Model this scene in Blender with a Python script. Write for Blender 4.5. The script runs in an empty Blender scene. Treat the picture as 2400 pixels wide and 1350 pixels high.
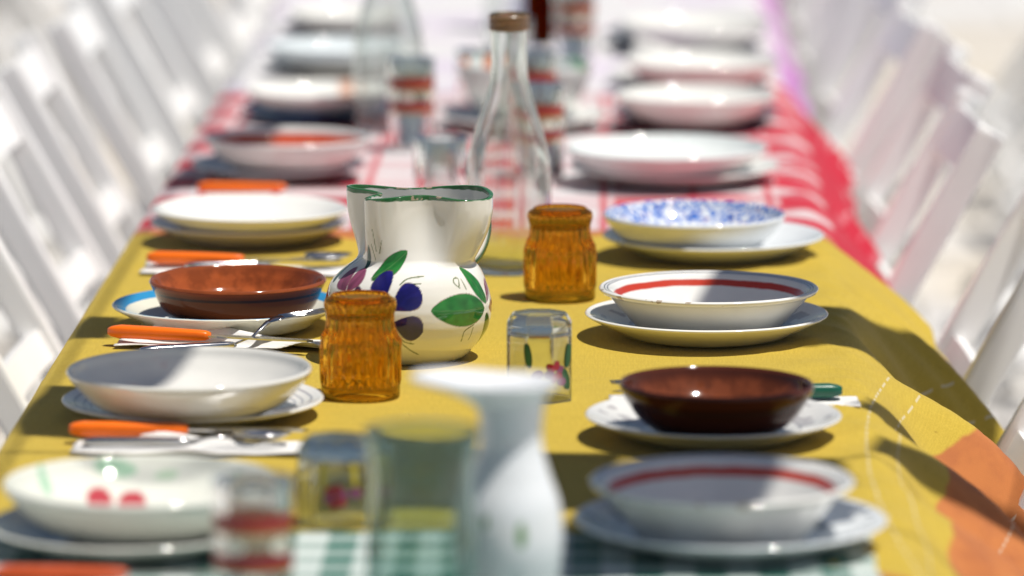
import bpy, bmesh, math, random
import numpy as np
from mathutils import Vector, noise

# ------------------------------------------------------------------ camera, sky, sun, exposure
SC = bpy.context.scene
COL = SC.collection
random.seed(7)
R = math.radians
cam_d = bpy.data.cameras.new('camera')
cam = bpy.data.objects.new('camera', cam_d); COL.objects.link(cam)
cam.location = (0, 0, 1.614)
cam.rotation_euler = (R(90 - 8.755), 0, R(1.033))
cam_d.sensor_width = 36; cam_d.lens = 187.5
cam_d.clip_start = .05; cam_d.clip_end = 400
cam_d.dof.use_dof = True; cam_d.dof.focus_distance = 5.28; cam_d.dof.aperture_fstop = 3.2
SC.camera = cam

SUN = Vector((.31, -.13, .94)).normalized()          # direction towards the sun
SC.world = bpy.data.worlds.new('World'); SC.world.use_nodes = True
wn = SC.world.node_tree
bg = wn.nodes['Background']; bg.inputs[1].default_value = .05
sky = wn.nodes.new('ShaderNodeTexSky'); sky.sky_type = 'NISHITA'; sky.sun_disc = False
sky.sun_elevation = math.asin(SUN.z); sky.sun_rotation = math.atan2(SUN.x, SUN.y)
wn.links.new(sky.outputs[0], bg.inputs[0])
sd = bpy.data.lights.new('sun', 'SUN'); sd.energy = 5.0; sd.angle = R(.53); sd.color = (1, .955, .88)
so = bpy.data.objects.new('sun', sd); COL.objects.link(so)
so.rotation_euler = SUN.to_track_quat('Z', 'Y').to_euler(); so.location = (3, 0, 8)
SC.view_settings.view_transform = 'Standard'; SC.view_settings.look = 'None'
SC.view_settings.exposure = .0; SC.view_settings.gamma = 1
SC.render.engine = 'CYCLES'
SC.cycles.use_denoising = True
SC.cycles.max_bounces = 14; SC.cycles.transmission_bounces = 14; SC.cycles.transparent_max_bounces = 24
SC.cycles.sample_clamp_indirect = 6
SC.cycles.blur_glossy = .5

# ------------------------------------------------------------------ helpers
KY = 1.152      # metres along the table per layout unit (place settings 0.52 units = 0.60 m apart)
def link(o, parent=None):
    COL.objects.link(o)
    if parent: o.parent = parent
    return o

def tag(o, label=None, cat=None, group=None, kind=None):
    if label: o['label'] = label
    if cat: o['category'] = cat
    if group: o['group'] = group
    if kind: o['kind'] = kind
    return o

def empty(name, loc=(0, 0, 0), rz=0):
    o = bpy.data.objects.new(name, None); COL.objects.link(o)
    o.location = loc; o.rotation_euler.z = rz; o.empty_display_size = .05
    return o

def mesh_obj(name, verts, faces, mat=None, parent=None, smooth=True):
    me = bpy.data.meshes.new(name)
    me.from_pydata([tuple(v) for v in verts], [], faces)
    if smooth: me.polygons.foreach_set('use_smooth', [True] * len(me.polygons))
    me.update()
    if mat: me.materials.append(mat)
    return link(bpy.data.objects.new(name, me), parent)

def copy_tree(o, parent=None):
    c = o.copy(); COL.objects.link(c); c.parent = parent
    for ch in list(o.children): copy_tree(ch, c)
    return c

def spline(pts, n=6, closed=False):
    """Catmull-Rom through pts (any dimension)"""
    P = [np.array(p, float) for p in pts]; out = []
    m = len(P); segs = m if closed else m - 1
    for i in range(segs):
        if closed: a, b, c, d = P[(i - 1) % m], P[i], P[(i + 1) % m], P[(i + 2) % m]
        else: a, b, c, d = P[max(i - 1, 0)], P[i], P[i + 1], P[min(i + 2, m - 1)]
        for k in range(n):
            t = k / n
            out.append(.5 * ((2 * b) + (c - a) * t + (2 * a - 5 * b + 4 * c - d) * t * t + (3 * b - a - 3 * c + d) * t ** 3))
    if not closed: out.append(P[-1])
    return out

def lathe(name, prof, seg, mat, parent=None, smooth=True, warp=None):
    """prof: list of (r,z) starting and ending on the axis (r=0) -> closed solid"""
    vs, fs = [], []; idx = []
    for r, z in prof:
        if r < 1e-6:
            idx.append([len(vs)]); vs.append((0, 0, z))
        else:
            ring = []
            for k in range(seg):
                a = 2 * math.pi * k / seg
                rr, zz = (r, z) if warp is None else warp(r, z, a)
                ring.append(len(vs)); vs.append((rr * math.cos(a), rr * math.sin(a), zz))
            idx.append(ring)
    for A, B in zip(idx, idx[1:]):
        if len(A) == 1 and len(B) == 1: continue
        for k in range(seg):
            k2 = (k + 1) % seg
            if len(A) == 1: fs.append((A[0], B[k2], B[k]))
            elif len(B) == 1: fs.append((A[k], A[k2], B[0]))
            else: fs.append((A[k], A[k2], B[k2], B[k]))
    return mesh_obj(name, vs, fs, mat, parent, smooth)

def tube(name, pts, rad, mat, parent=None, seg=10, flat=1.0, up=(0, 0, 1)):
    """swept tube; rad scalar or list; flat squashes along the frame's second axis"""
    P = [Vector(p) for p in pts]; n = len(P)
    rads = rad if isinstance(rad, (list, tuple)) else [rad] * n
    vs, fs = [], []
    for i, p in enumerate(P):
        t = (P[min(i + 1, n - 1)] - P[max(i - 1, 0)]).normalized()
        s = t.cross(Vector(up))
        s = s.normalized() if s.length > 1e-5 else Vector((1, 0, 0))
        u = s.cross(t).normalized()
        for k in range(seg):
            a = 2 * math.pi * k / seg
            vs.append(p + s * math.cos(a) * rads[i] + u * math.sin(a) * rads[i] * flat)
    for i in range(n - 1):
        for k in range(seg):
            k2 = (k + 1) % seg
            fs.append((i * seg + k, i * seg + k2, (i + 1) * seg + k2, (i + 1) * seg + k))
    fs.append(tuple(range(seg))[::-1]); fs.append(tuple((n - 1) * seg + k for k in range(seg)))
    return mesh_obj(name, vs, fs, mat, parent)

def beam(name, a, b, w, t, mat, parent=None, up=(0, 1, 0), bev=.004):
    """bevelled bar from a to b; w along `up`, t across"""
    a, b = Vector(a), Vector(b); d = (b - a); L = d.length; d.normalize()
    u = Vector(up); u = (u - d * u.dot(d)).normalized(); s = d.cross(u)
    bm = bmesh.new()
    bmesh.ops.create_cube(bm, size=1)
    for v in bm.verts:
        c = v.co.copy()
        v.co = a + d * (c.x + .5) * L + u * c.y * w + s * c.z * t
    if bev: bmesh.ops.bevel(bm, geom=bm.edges[:], offset=bev, segments=2, affect='EDGES', profile=.6)
    bmesh.ops.recalc_face_normals(bm, faces=bm.faces)
    me = bpy.data.meshes.new(name); bm.to_mesh(me); bm.free()
    if mat: me.materials.append(mat)
    return link(bpy.data.objects.new(name, me), parent)

# ------------------------------------------------------------------ material toolkit
class NT:
    def __init__(self, name):
        self.m = bpy.data.materials.new(name); self.m.use_nodes = True
        self.t = self.m.node_tree; self.n = self.t.nodes
        self.b = self.n['Principled BSDF']; self.out = self.n['Material Output']
        self._c = None
    def node(self, typ, **kw):
        x = self.n.new(typ)
        for k, v in kw.items(): setattr(x, k, v)
        return x
    def link(self, a, b): self.t.links.new(a, b)
    def _in(self, sock, v):
        if hasattr(v, 'is_output') or isinstance(v, bpy.types.NodeSocket): self.link(v, sock)
        elif v is not None: sock.default_value = v
    def math(self, op, a, b=None, c=None, clamp=False):
        x = self.node('ShaderNodeMath', operation=op, use_clamp=clamp)
        self._in(x.inputs[0], a)
        if b is not None: self._in(x.inputs[1], b)
        if c is not None: self._in(x.inputs[2], c)
        return x.outputs[0]
    def coord(self, which='Object'):
        if self._c is None: self._c = self.node('ShaderNodeTexCoord')
        return self._c.outputs[which]
    def sep(self, v):
        x = self.node('ShaderNodeSeparateXYZ'); self.link(v, x.inputs[0]); return x.outputs
    def comb(self, a, b, c=0.0):
        x = self.node('ShaderNodeCombineXYZ')
        for i, v in enumerate((a, b, c)): self._in(x.inputs[i], v)
        return x.outputs[0]
    def noise(self, vec, scale, detail=3, rough=.5):
        x = self.node('ShaderNodeTexNoise'); self._in(x.inputs['Vector'], vec)
        x.inputs['Scale'].default_value = scale; x.inputs['Detail'].default_value = detail; x.inputs['Roughness'].default_value = rough
        return x.outputs[0]
    def mix(self, fac, a, b, blend='MIX'):
        x = self.node('ShaderNodeMix', data_type='RGBA', blend_type=blend)
        self._in(x.inputs[0], fac)
        for s, v in ((x.inputs[6], a), (x.inputs[7], b)):
            if isinstance(v, (tuple, list)): s.default_value = (*v[:3], 1)
            else: self.link(v, s)
        return x.outputs[2]
    def smooth(self, v, lo, hi):
        x = self.node('ShaderNodeMapRange', interpolation_type='SMOOTHSTEP')
        self._in(x.inputs[0], v); x.inputs[1].default_value = lo; x.inputs[2].default_value = hi
        return x.outputs[0]
    def band(self, v, lo, hi, s=.0006):
        return self.math('MULTIPLY', self.smooth(v, lo - s, lo + s), self.math('SUBTRACT', 1.0, self.smooth(v, hi - s, hi + s)))
    def bump(self, h, strength, dist=.001):
        x = self.node('ShaderNodeBump'); x.inputs['Strength'].default_value = strength; x.inputs['Distance'].default_value = dist
        self.link(h, x.inputs['Height']); self.link(x.outputs[0], self.b.inputs['Normal'])
    def color(self, c):
        self._in(self.b.inputs['Base Color'], (*c, 1) if isinstance(c, (tuple, list)) else c)
    def set(self, **kw):
        for k, v in kw.items(): self._in(self.b.inputs[k.replace('_', ' ')], v)
        return self

def glaze(name, base, bands=(), rough=.12, speck=.06, pattern=None, coat=0.0):
    rough *= .42
    """glazed ceramic: base colour, painted rings [(r0,r1,colour)] on the inside only, faint crazing and dirt"""
    m = NT(name); P = m.coord(); s = m.sep(P)
    rad = m.math('SQRT', m.math('ADD', m.math('MULTIPLY', s[0], s[0]), m.math('MULTIPLY', s[1], s[1])))
    geo = m.node('ShaderNodeNewGeometry')
    n1 = m.noise(P, 28, 4); n2 = m.noise(P, 260, 2)
    col = m.mix(m.smooth(n1, .3, .75), base, tuple(c * (1 - speck) for c in base))
    upf = m.smooth(m.sep(m.node('ShaderNodeTexCoord').outputs['Normal'])[2], -.02, .02)
    wob = m.math('ADD', rad, m.math('MULTIPLY', m.math('SUBTRACT', m.noise(P, 45, 2), .5), .0016))
    for r0, r1, c in bands:
        f = m.math('MULTIPLY', m.band(wob, r0, r1), upf)
        col = m.mix(m.math('MULTIPLY', f, m.smooth(n2, .02, .3)), col, c)
    if pattern: col = pattern(m, P, s, wob, upf, col)
    m.color(col)
    m.b.inputs['Roughness'].default_value = rough
    m.link(m.math('ADD', rough, m.math('MULTIPLY', m.smooth(n1, .5, .85), .06)), m.b.inputs['Roughness'])
    m.b.inputs['IOR'].default_value = 1.62
    if coat: m.set(Coat_Weight=coat, Coat_Roughness=.06)
    m.bump(n1, .05, .002)
    return m.m

def glass(name, tint, ior=1.5, see=.35, rough=.015, paint=None):
    """clear or tinted glass; part of the light passes straight, as through thin walls"""
    m = NT(name)
    g = m.node('ShaderNodeBsdfGlass'); g.inputs['Color'].default_value = (*tint, 1); g.inputs['IOR'].default_value = ior; g.inputs['Roughness'].default_value = rough
    t = m.node('ShaderNodeBsdfTransparent'); t.inputs[0].default_value = (*tint, 1)
    mx = m.node('ShaderNodeMixShader'); mx.inputs[0].default_value = see
    m.link(g.outputs[0], mx.inputs[1]); m.link(t.outputs[0], mx.inputs[2])
    res = mx.outputs[0]
    if paint:
        f, c = paint(m)
        m.color(c); m.set(Roughness=.3)
        mp = m.node('ShaderNodeMixShader'); m.link(f, mp.inputs[0]); m.link(res, mp.inputs[1]); m.link(m.b.outputs[0], mp.inputs[2])
        res = mp.outputs[0]
    m.link(res, m.out.inputs['Surface'])
    return m.m

def attr_glaze(name, rough=.1):
    """ceramic whose painted decoration is a colour attribute on the mesh"""
    m = NT(name); a = m.node('ShaderNodeAttribute', attribute_name='paint')
    n1 = m.noise(m.coord(), 30, 4)
    m.color(m.mix(m.smooth(n1, .35, .8), a.outputs[0], m.mix(.05, a.outputs[0], (.45, .38, .25))))
    m.set(Roughness=rough * .55, IOR=1.62); m.bump(n1, .06, .002)
    return m.m

def paint_attr(ob, fn):
    me = ob.data; n = len(me.vertices)
    co = np.empty(n * 3); me.vertices.foreach_get('co', co); co = co.reshape(-1, 3)
    c = np.ones((n, 4)); c[:, :3] = fn(co)
    at = me.color_attributes.new('paint', 'FLOAT_COLOR', 'POINT')
    at.data.foreach_set('color', c.ravel())

# ------------------------------------------------------------------ ground
def ground_mat():
    m = NT('pale_paving'); P = m.coord()
    n1 = m.noise(P, .55, 4, .6); n2 = m.noise(P, 6, 6, .65); n3 = m.noise(P, 60, 4)
    c = m.mix(m.smooth(n1, .42, .62), (.66, .65, .635), (.60, .54, .45))
    c = m.mix(m.math('MULTIPLY', m.smooth(n2, .45, .75), .5), c, (.72, .71, .70))
    br = m.node('ShaderNodeTexBrick'); m.link(P, br.inputs['Vector'])
    br.inputs['Scale'].default_value = 1.0; br.inputs['Mortar Size'].default_value = .008
    br.inputs['Brick Width'].default_value = .6; br.inputs['Row Height'].default_value = .4
    br.inputs['Color1'].default_value = (1, 1, 1, 1); br.inputs['Color2'].default_value = (.86, .86, .88, 1); br.inputs['Mortar'].default_value = (.45, .43, .4, 1)
    c = m.mix(1.0, c, br.outputs[0], 'MULTIPLY')
    m.color(c); m.set(Roughness=.85); m.bump(n3, .3, .004)
    return m.m
g = mesh_obj('ground', [(-150, -60, 0), (150, -60, 0), (150, 260, 0), (-150, 260, 0)], [(0, 1, 2, 3)], ground_mat(), smooth=False)
tag(g, kind='structure')

# ------------------------------------------------------------------ table
XL, XR = -.540, .246          # table edges
TT = .735                     # bare table top
wood = NT('bare_pine'); wn_ = wood.noise(wood.coord(), 9, 5)
wood.color(wood.mix(wn_, (.42, .28, .15), (.30, .18, .09))); wood.set(Roughness=.6); wood = wood.m
tab = tag(empty('dining_table', ((XL + XR) / 2, 6.85, 0)), 'long narrow table running away under the patchwork of cloths', 'table')
beam('table_top', (0, -4.5, TT - .015), (0, 4.5, TT - .015), XR - XL - .012, .03, wood, tab, up=(1, 0, 0))
for yy in (-4.1, -1.4, 1.4, 4.1):
    for sx in (-1, 1):
        beam('leg', (sx * .33, yy, .0), (sx * .30, yy, TT - .031), .05, .05, wood, tab, up=(0, 1, 0))

# ------------------------------------------------------------------ cloths
def ss(x, a, b):
    t = np.clip((x - a) / (b - a), 0, 1); return t * t * (3 - 2 * t)

def fbm(X, Y, seed, scale):
    out = np.zeros_like(X)
    rs = np.random.RandomState(seed)
    for o in range(7):
        a = rs.uniform(0, math.pi * 2); k = scale * (1 + o * .7) * 2 * math.pi; ph = rs.uniform(0, 6.28)
        out += np.sin(k * (X * math.cos(a) + Y * math.sin(a)) + ph + 1.3 * np.sin(k * .5 * (Y * math.cos(a) - X * math.sin(a)) + ph)) / (1 + o * .6)
    return out / 3

def cloth(name, y0, y1, top, mat, left_len, right_len, A0, A1, seed, period=.26, xr=XR, wob=.0007, step=.006, hem_wave=.004, fine=7, crease=.0019):
    """a sheet that lies on the table and hangs over both long edges; U = distance from the right table edge, V = y"""
    W = xr - XL
    mx = max(right_len(y) for y in np.linspace(y0, y1, 40))
    nu1 = 20; nu2 = int(W / .009); nu3 = int(mx / step)
    ny = int((y1 - y0) / (step * 1.5))
    vs = np.linspace(y0, y1, ny)
    rl = np.array([right_len(y) for y in vs])
    ub = np.concatenate([-W - left_len + np.linspace(0, 1, nu1, endpoint=False) * (left_len + .0), np.linspace(-W, -.03, nu2, endpoint=False)])
    tail = np.linspace(0, 1, nu3)
    U = np.concatenate([np.repeat(ub[None, :], ny, 0), -.03 + tail[None, :] * (rl[:, None] + .03)], 1)
    V = np.repeat(vs[:, None], U.shape[1], 1)
    # right side turning angle
    ph = 2 * math.pi * (V + .55 * np.clip(U, 0, 1)) / period
    A = A0 + A1 * (np.sin(ph + .8 * np.sin(ph * .37 + seed)) * .7 + .3 * np.sin(2.3 * ph + seed)) + fine * np.sin(3.7 * ph + 2 * np.sin(ph) + seed) * ss(U, .0, .12)
    ang = np.radians(A) * ss(U, -.022, .045) * (1 + .25 * ss(U, .05, .25))
    dU = np.diff(U, axis=1, prepend=U[:, :1])
    right = U > -.03
    x = U + xr; z = np.full_like(U, top)
    inc_x = np.where(right, np.cos(ang), 1) * dU; inc_z = np.where(right, np.sin(ang), 0) * dU
    i0 = nu1 + nu2
    x[:, i0:] = x[:, i0 - 1:i0] + np.cumsum(inc_x[:, i0:], 1); z[:, i0:] = top - np.cumsum(inc_z[:, i0:], 1)
    # left side: round the edge and drop
    e = np.clip(-(U + W), 0, None); rr = .012
    th = np.clip(e / rr, 0, math.pi / 2)
    x = np.where(e > 0, XL - rr * np.sin(th) + .012 * np.sin(ph * 1.1 + seed) * ss(e, .02, .2), x)
    z = np.where(e > 0, top - rr * (1 - np.cos(th)) - np.clip(e - rr * math.pi / 2, 0, None), z)
    flat = 1 - ss(U, -.01, .03)
    z = z + wob * fbm(U, V, seed, 3.1) * flat * ss(-U, .0, .05) + wob * 2.2 * fbm(U, V, seed + 3, 2.3) * ss(U, -.12, -.02) * flat + wob
    # diagonal creases near the right edge
    z = z + .0022 * ss(U, -.15, -.03) * np.sin(2 * math.pi * (V * .9 - U * .8) / .21 + seed) ** 4 * flat
    z = z + crease * flat * (np.exp(-((U + .33 + .004 * np.sin(V * 9)) / .0035) ** 2) + sum(np.exp(-((V - q + .003 * np.sin(U * 11)) / .0035) ** 2) for q in (4.42, 4.93, 5.62, 6.1)))
    z = z + 1.6 * crease * flat * ss(U, -.13, .0) * np.abs(np.sin(2 * math.pi * (V * 1.2 + U * 1.1 + .05 * np.sin(V * 13)) / .17)) ** 8
    y = V * KY + hem_wave * fbm(U, V * 0 + seed, seed + 9, 2.0)
    n, k = U.shape
    vv = np.stack([x, y, z], -1).reshape(-1, 3)
    fs = []
    for i in range(n - 1):
        b = i * k
        fs += [(b + j, b + j + 1, b + k + j + 1, b + k + j) for j in range(k - 1)]
    o = mesh_obj(name, vv, fs, mat)
    uv = o.data.uv_layers.new(name='UVMap')
    li = np.empty(len(o.data.loops), int); o.data.loops.foreach_get('vertex_index', li)
    UVv = np.stack([U.ravel(), V.ravel()], -1)[li]
    uv.data.foreach_set('uv', UVv.ravel())
    md = o.modifiers.new('thick', 'SOLIDIFY'); md.thickness = .0007; md.offset = -1
    return o

def weave(m, uv, strength=.35):
    s = m.sep(uv)
    a = m.math('SINE', m.math('MULTIPLY', s[0], 2 * math.pi / .0016)); b = m.math('SINE', m.math('MULTIPLY', s[1], 2 * math.pi / .0016))
    nz = m.noise(uv, 420, 3)
    h = m.math('ADD', m.math('MULTIPLY', m.math('ADD', a, b), .25), m.math('MULTIPLY', nz, 1.6))
    m.bump(h, strength, .0005)
    m.set(Roughness=.85, Sheen_Weight=.15, Sheen_Roughness=.4)
    m.b.inputs['Specular IOR Level'].default_value = .2
    # some light passes through thin cloth
    return nz

def translucent(m, col, f=.25):
    t = m.node('ShaderNodeBsdfTranslucent'); m._in(t.inputs[0], col)
    mx = m.node('ShaderNodeMixShader'); mx.inputs[0].default_value = f
    m.link(m.b.outputs[0], mx.inputs[1]); m.link(t.outputs[0], mx.inputs[2]); m.link(mx.outputs[0], m.out.inputs['Surface'])

def yellow_mat():
    m = NT('yellow_cotton'); uv = m.coord('UV'); s = m.sep(uv); U, V = s[0], s[1]
    nz = weave(m, uv)
    streak = m.noise(m.comb(m.math('MULTIPLY', U, 8.0), m.math('MULTIPLY', V, 160.0)), 1.0, 3)
    yel = m.mix(m.smooth(streak, .3, .7), (.645, .475, .066), (.61, .445, .058))
    fib = m.noise(uv, 520, 2, .7); slub = m.noise(m.comb(m.math('MULTIPLY', U, 520.0), m.math('MULTIPLY', V, 40.0)), 1.0, 2)
    yel = m.mix(m.math('MULTIPLY', m.smooth(m.math('ADD', m.math('MULTIPLY', fib, .6), m.math('MULTIPLY', slub, .4)), .38, .62), .55), yel, (.47, .325, .035))
    yel = m.mix(m.math('MULTIPLY', m.smooth(m.noise(uv, 5.5, 5, .6), .38, .68), .22), yel, (.48, .36, .075))
    yel = m.mix(m.math('MULTIPLY', m.smooth(m.noise(uv, 48, 2), .735, .76), .5), yel, (.34, .22, .03))
    org = m.mix(m.smooth(m.noise(uv, 30, 4), .35, .7), (.56, .20, .062), (.46, .155, .055))
    blot = m.noise(uv, 7.5, 3)
    # big leaf shapes with a wavy edge on the hanging side
    def ring(cu, cv, su, sv):
        du = m.math('DIVIDE', m.math('SUBTRACT', U, cu), su); dv = m.math('DIVIDE', m.math('SUBTRACT', V, cv), sv)
        d = m.math('SQRT', m.math('ADD', m.math('MULTIPLY', du, du), m.math('MULTIPLY', dv, dv)))
        an = m.math('ARCTAN2', dv, du)
        return m.math('ADD', m.math('ADD', d, m.math('MULTIPLY', m.math('SINE', m.math('MULTIPLY', an, 11.0)), .03)), m.math('MULTIPLY', m.math('SUBTRACT', m.noise(uv, 14, 3), .5), .07)), d
    d1, d1r = ring(.37, 3.98, .31, .86)
    leaf = m.math('SUBTRACT', 1.0, m.smooth(d1, .985, 1.0))
    inner = m.math('SUBTRACT', 1.0, m.smooth(d1, .39, .405))
    leaf = m.math('MULTIPLY', leaf, m.math('SUBTRACT', 1.0, inner))
    # borders along the short hems
    wv = m.math('MULTIPLY', m.math('SINE', m.math('MULTIPLY', U, 34.0)), .022)
    back = m.smooth(m.math('ADD', V, wv), 5.255, 5.26)
    front = m.math('SUBTRACT', 1.0, m.smooth(m.math('ADD', V, m.math('MULTIPLY', wv, 1.6)), 3.60, 3.605))
    rim = m.smooth(m.math('ADD', U, m.math('MULTIPLY', V, .0)), .302, .304)
    fac = m.math('MAXIMUM', m.math('MAXIMUM', leaf, back), m.math('MAXIMUM', front, rim))
    col = m.mix(fac, yel, org)
    pur = m.math('MULTIPLY', m.smooth(blot, .60, .62), m.math('MAXIMUM', m.smooth(V, 5.22, 5.25), m.math('SUBTRACT', 1.0, m.smooth(V, 3.76, 3.80))))
    col = m.mix(pur, col, (.17, .022, .06))
    # dotted running stitches
    dots = m.smooth(m.math('SINE', m.math('MULTIPLY', m.math('ARCTAN2', m.math('SUBTRACT', V, 3.98), m.math('SUBTRACT', U, .37)), 190.0)), -.6, -.2)
    st = None
    for a in (.74, 1.14, 1.24):
        b_ = m.band(d1r, a - .0035, a + .0035, .002)
        st = b_ if st is None else m.math('MAXIMUM', st, b_)
    col = m.mix(m.math('MULTIPLY', m.math('MULTIPLY', st, dots), .6), col, (.70, .66, .52))
    m.color(col); translucent(m, col, .18)
    return m.m

def red_mat():
    m = NT('red_check_cotton'); uv = m.coord('UV'); s = m.sep(uv); U, V = s[0], s[1]
    weave(m, uv)
    def stripes(c, per, off, w, thin):
        f = m.math('FRACT', m.math('DIVIDE', m.math('ADD', c, off), per))
        broad = m.band(f, .5 - w, .5 + w, .008)
        t1 = m.band(f, .5 - w - thin * 1.9, .5 - w - thin * .9, .008); t2 = m.band(f, .5 + w + thin * .9, .5 + w + thin * 1.9, .008)
        return broad, m.math('MAXIMUM', t1, t2)
    a = stripes(U, .20, 20 + .096, .21, .045); b = stripes(V, .155, 20 + .1325, .22, .05)
    (a, ta), (b, tb) = a, b
    both = m.math('MULTIPLY', a, b); one = m.math('MAXIMUM', a, b); thin = m.math('MAXIMUM', ta, tb)
    col = m.mix(m.math('MULTIPLY', one, .22), (.76, .75, .76), (.60, .03, .06))
    col = m.mix(m.math('MULTIPLY', thin, .8), col, (.60, .03, .06))
    col = m.mix(both, col, (.60, .025, .05))
    edge = m.math('MULTIPLY', m.smooth(U, .02, .03), m.math('SUBTRACT', 1.0, m.smooth(U, .125, .135)))
    edge = m.math('MULTIPLY', edge, m.smooth(m.noise(m.comb(m.math('MULTIPLY', U, 60.), m.math('MULTIPLY', V, 9.)), 1., 3), .34, .42))
    ladder = m.math('MULTIPLY', m.smooth(U, -.16, -.15), m.smooth(m.math('SINE', m.math('MULTIPLY', V, 2 * math.pi / .088)), -.1, .1))
    col = m.mix(m.math('MULTIPLY', ladder, .85), col, (.62, .05, .09))
    col = m.mix(edge, col, (.58, .025, .055))
    m.color(col); translucent(m, col, .2)
    return m.m

def lav_mat():
    m = NT('lavender_print_cotton'); uv = m.coord('UV'); s = m.sep(uv); U, V = s[0], s[1]
    weave(m, uv)
    n1 = m.noise(uv, 5.5, 3); n2 = m.noise(uv, 9, 2)
    col = m.mix(m.smooth(n1, .5, .62), (.78, .77, .78), (.72, .66, .76))
    col = m.mix(m.smooth(n2, .68, .71), col, (.68, .25, .50))
    col = m.mix(m.math('MULTIPLY', m.smooth(U, .0, .02), m.smooth(n1, .3, .5)), col, (.60, .27, .60))
    col = m.mix(m.math('MULTIPLY', m.smooth(U, -.40, -.39), m.math('SUBTRACT', 1.0, m.smooth(U, -.36, -.35))), col, (.16, .2, .42))
    m.color(col); translucent(m, col, .2)
    return m.m

def green_mat():
    m = NT('green_gingham'); uv = m.coord('UV'); s = m.sep(uv); U, V = s[0], s[1]
    weave(m, uv)
    f = lambda c, p: m.band(m.math('FRACT', m.math('DIVIDE', m.math('ADD', c, 30.0), p)), .0, .5, .02)
    a, b = f(U, .05), f(V, .05)
    k = m.math('MULTIPLY', m.math('ADD', a, b), .5)
    col = m.mix(k, (.66, .72, .70), (.004, .13, .09))
    m.color(col); translucent(m, col, .12)
    return m.m

o = cloth('tablecloth', 5.18, 6.62, .7372, red_mat(), .16, lambda y: .135 + .012 * math.sin(y * 7), 54, 10, 5, period=.31, wob=.0005)
tag(o, 'red and white checked tablecloth with a solid red border hanging on the right', 'tablecloth')
o = cloth('tablecloth', 6.50, 10.6, .7385, lav_mat(), .16, lambda y: .09, 56, 8, 11, period=.35, step=.012, wob=.0004)
tag(o, 'lavender and pink printed tablecloth at the far end of the table', 'tablecloth')
YTOP = .7390
def yl(y):
    t = min(max((5.34 - y) / .9, 0), 1)
    return .05 + .30 * t ** .7
o = cloth('tablecloth', 3.60, 5.31, YTOP, yellow_mat(), .17, yl, 49, 22, 2, period=.33, wob=.0006)
tag(o, 'bright yellow tablecloth with orange leaf shapes hanging over the right edge', 'tablecloth')
o = cloth('tablecloth', 2.95, 3.765, .7415, green_mat(), .17, lambda y: .02 + .0 * y, 30, 5, 8, xr=XR - .025, wob=.0003)
tag(o, 'green and white gingham cloth at the near end of the table', 'tablecloth')
def top_at(y):
    return .7425 if y < 3.77 else (.7400 if y < 5.31 else (.7385 if y < 6.5 else .7395))

# ------------------------------------------------------------------ chairs
paint_w = NT('white_chair_paint'); pn = paint_w.noise(paint_w.coord(), 14, 5)
paint_w.color(paint_w.mix(paint_w.smooth(pn, .4, .75), (.90, .90, .895), (.86, .855, .85))); paint_w.set(Roughness=.42); paint_w.bump(pn, .1, .002); paint_w = paint_w.m
pad_w = NT('white_vinyl_pad'); pad_w.color((.78, .78, .77)); pad_w.set(Roughness=.5); pad_w = pad_w.m
zinc = NT('zinc_hardware'); zinc.color((.55, .57, .6)); zinc.set(Metallic=1.0, Roughness=.35); zinc = zinc.m

def make_chair():
    """folding chair; local +x points away from the table, origin on the floor below the back's top"""
    t = empty('folding_chair')
    foot, top = Vector((-.46, 0, 0)), Vector((0, 0, .83))
    def on(z): return foot.lerp(top, z / .83)
    for s in (-1, 1):
        y = s * .195
        beam('back_post', on(0) + Vector((0, y, 0)), on(.83) + Vector((0, y, 0)), .022, .038, paint_w, t, up=(0, 1, 0), bev=.006)
        beam('rear_leg', (.02, s * .168, 0), (-.36, s * .168, .47), .022, .04, paint_w, t, up=(0, 1, 0), bev=.006)
        beam('bracket', (-.25, s * .1795, .36), (-.205, s * .1795, .44), .004, .035, zinc, t, up=(0, 1, 0), bev=0)
    nrm = Vector((top - foot).normalized()); upv = nrm
    for z, w in ((.785, .062), (.60, .04)):
        c = on(z); pts = []
        n = 9; vs = []; fs = []
        out = Vector((nrm.z, 0, -nrm.x))
        for i in range(n):
            u = i / (n - 1) * 2 - 1; bow = .018 * (1 - u * u)
            p = c + Vector((0, u * .184, 0)) + out * bow
            for a, b in ((-1, -1), (1, -1), (1, 1), (-1, 1)):
                vs.append(p + upv * a * w / 2 + out * b * .008)
        for i in range(n - 1):
            for k in range(4):
                k2 = (k + 1) % 4; fs.append((i * 4 + k, i * 4 + k2, i * 4 + 4 + k2, i * 4 + 4 + k))
        fs += [(3, 2, 1, 0), tuple((n - 1) * 4 + k for k in range(4))]
        mesh_obj('back_slat', vs, fs, paint_w, t, smooth=False)
    beam('seat_frame', (-.55, 0, .440), (-.18, 0, .425), .325, .022, paint_w, t, up=(0, 1, 0), bev=.006)
    beam('seat_pad', (-.535, 0, .466), (-.195, 0, .451), .30, .028, pad_w, t, up=(0, 1, 0), bev=.012)
    beam('stretcher', on(.2) + Vector((0, -.184, 0)), on(.2) + Vector((0, .184, 0)), .02, .03, paint_w, t, up=(0, 0, 1))
    beam('stretcher', (.0, -.157, .08), (.0, .157, .08), .02, .03, paint_w, t, up=(0, 0, 1))
    return t

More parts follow.
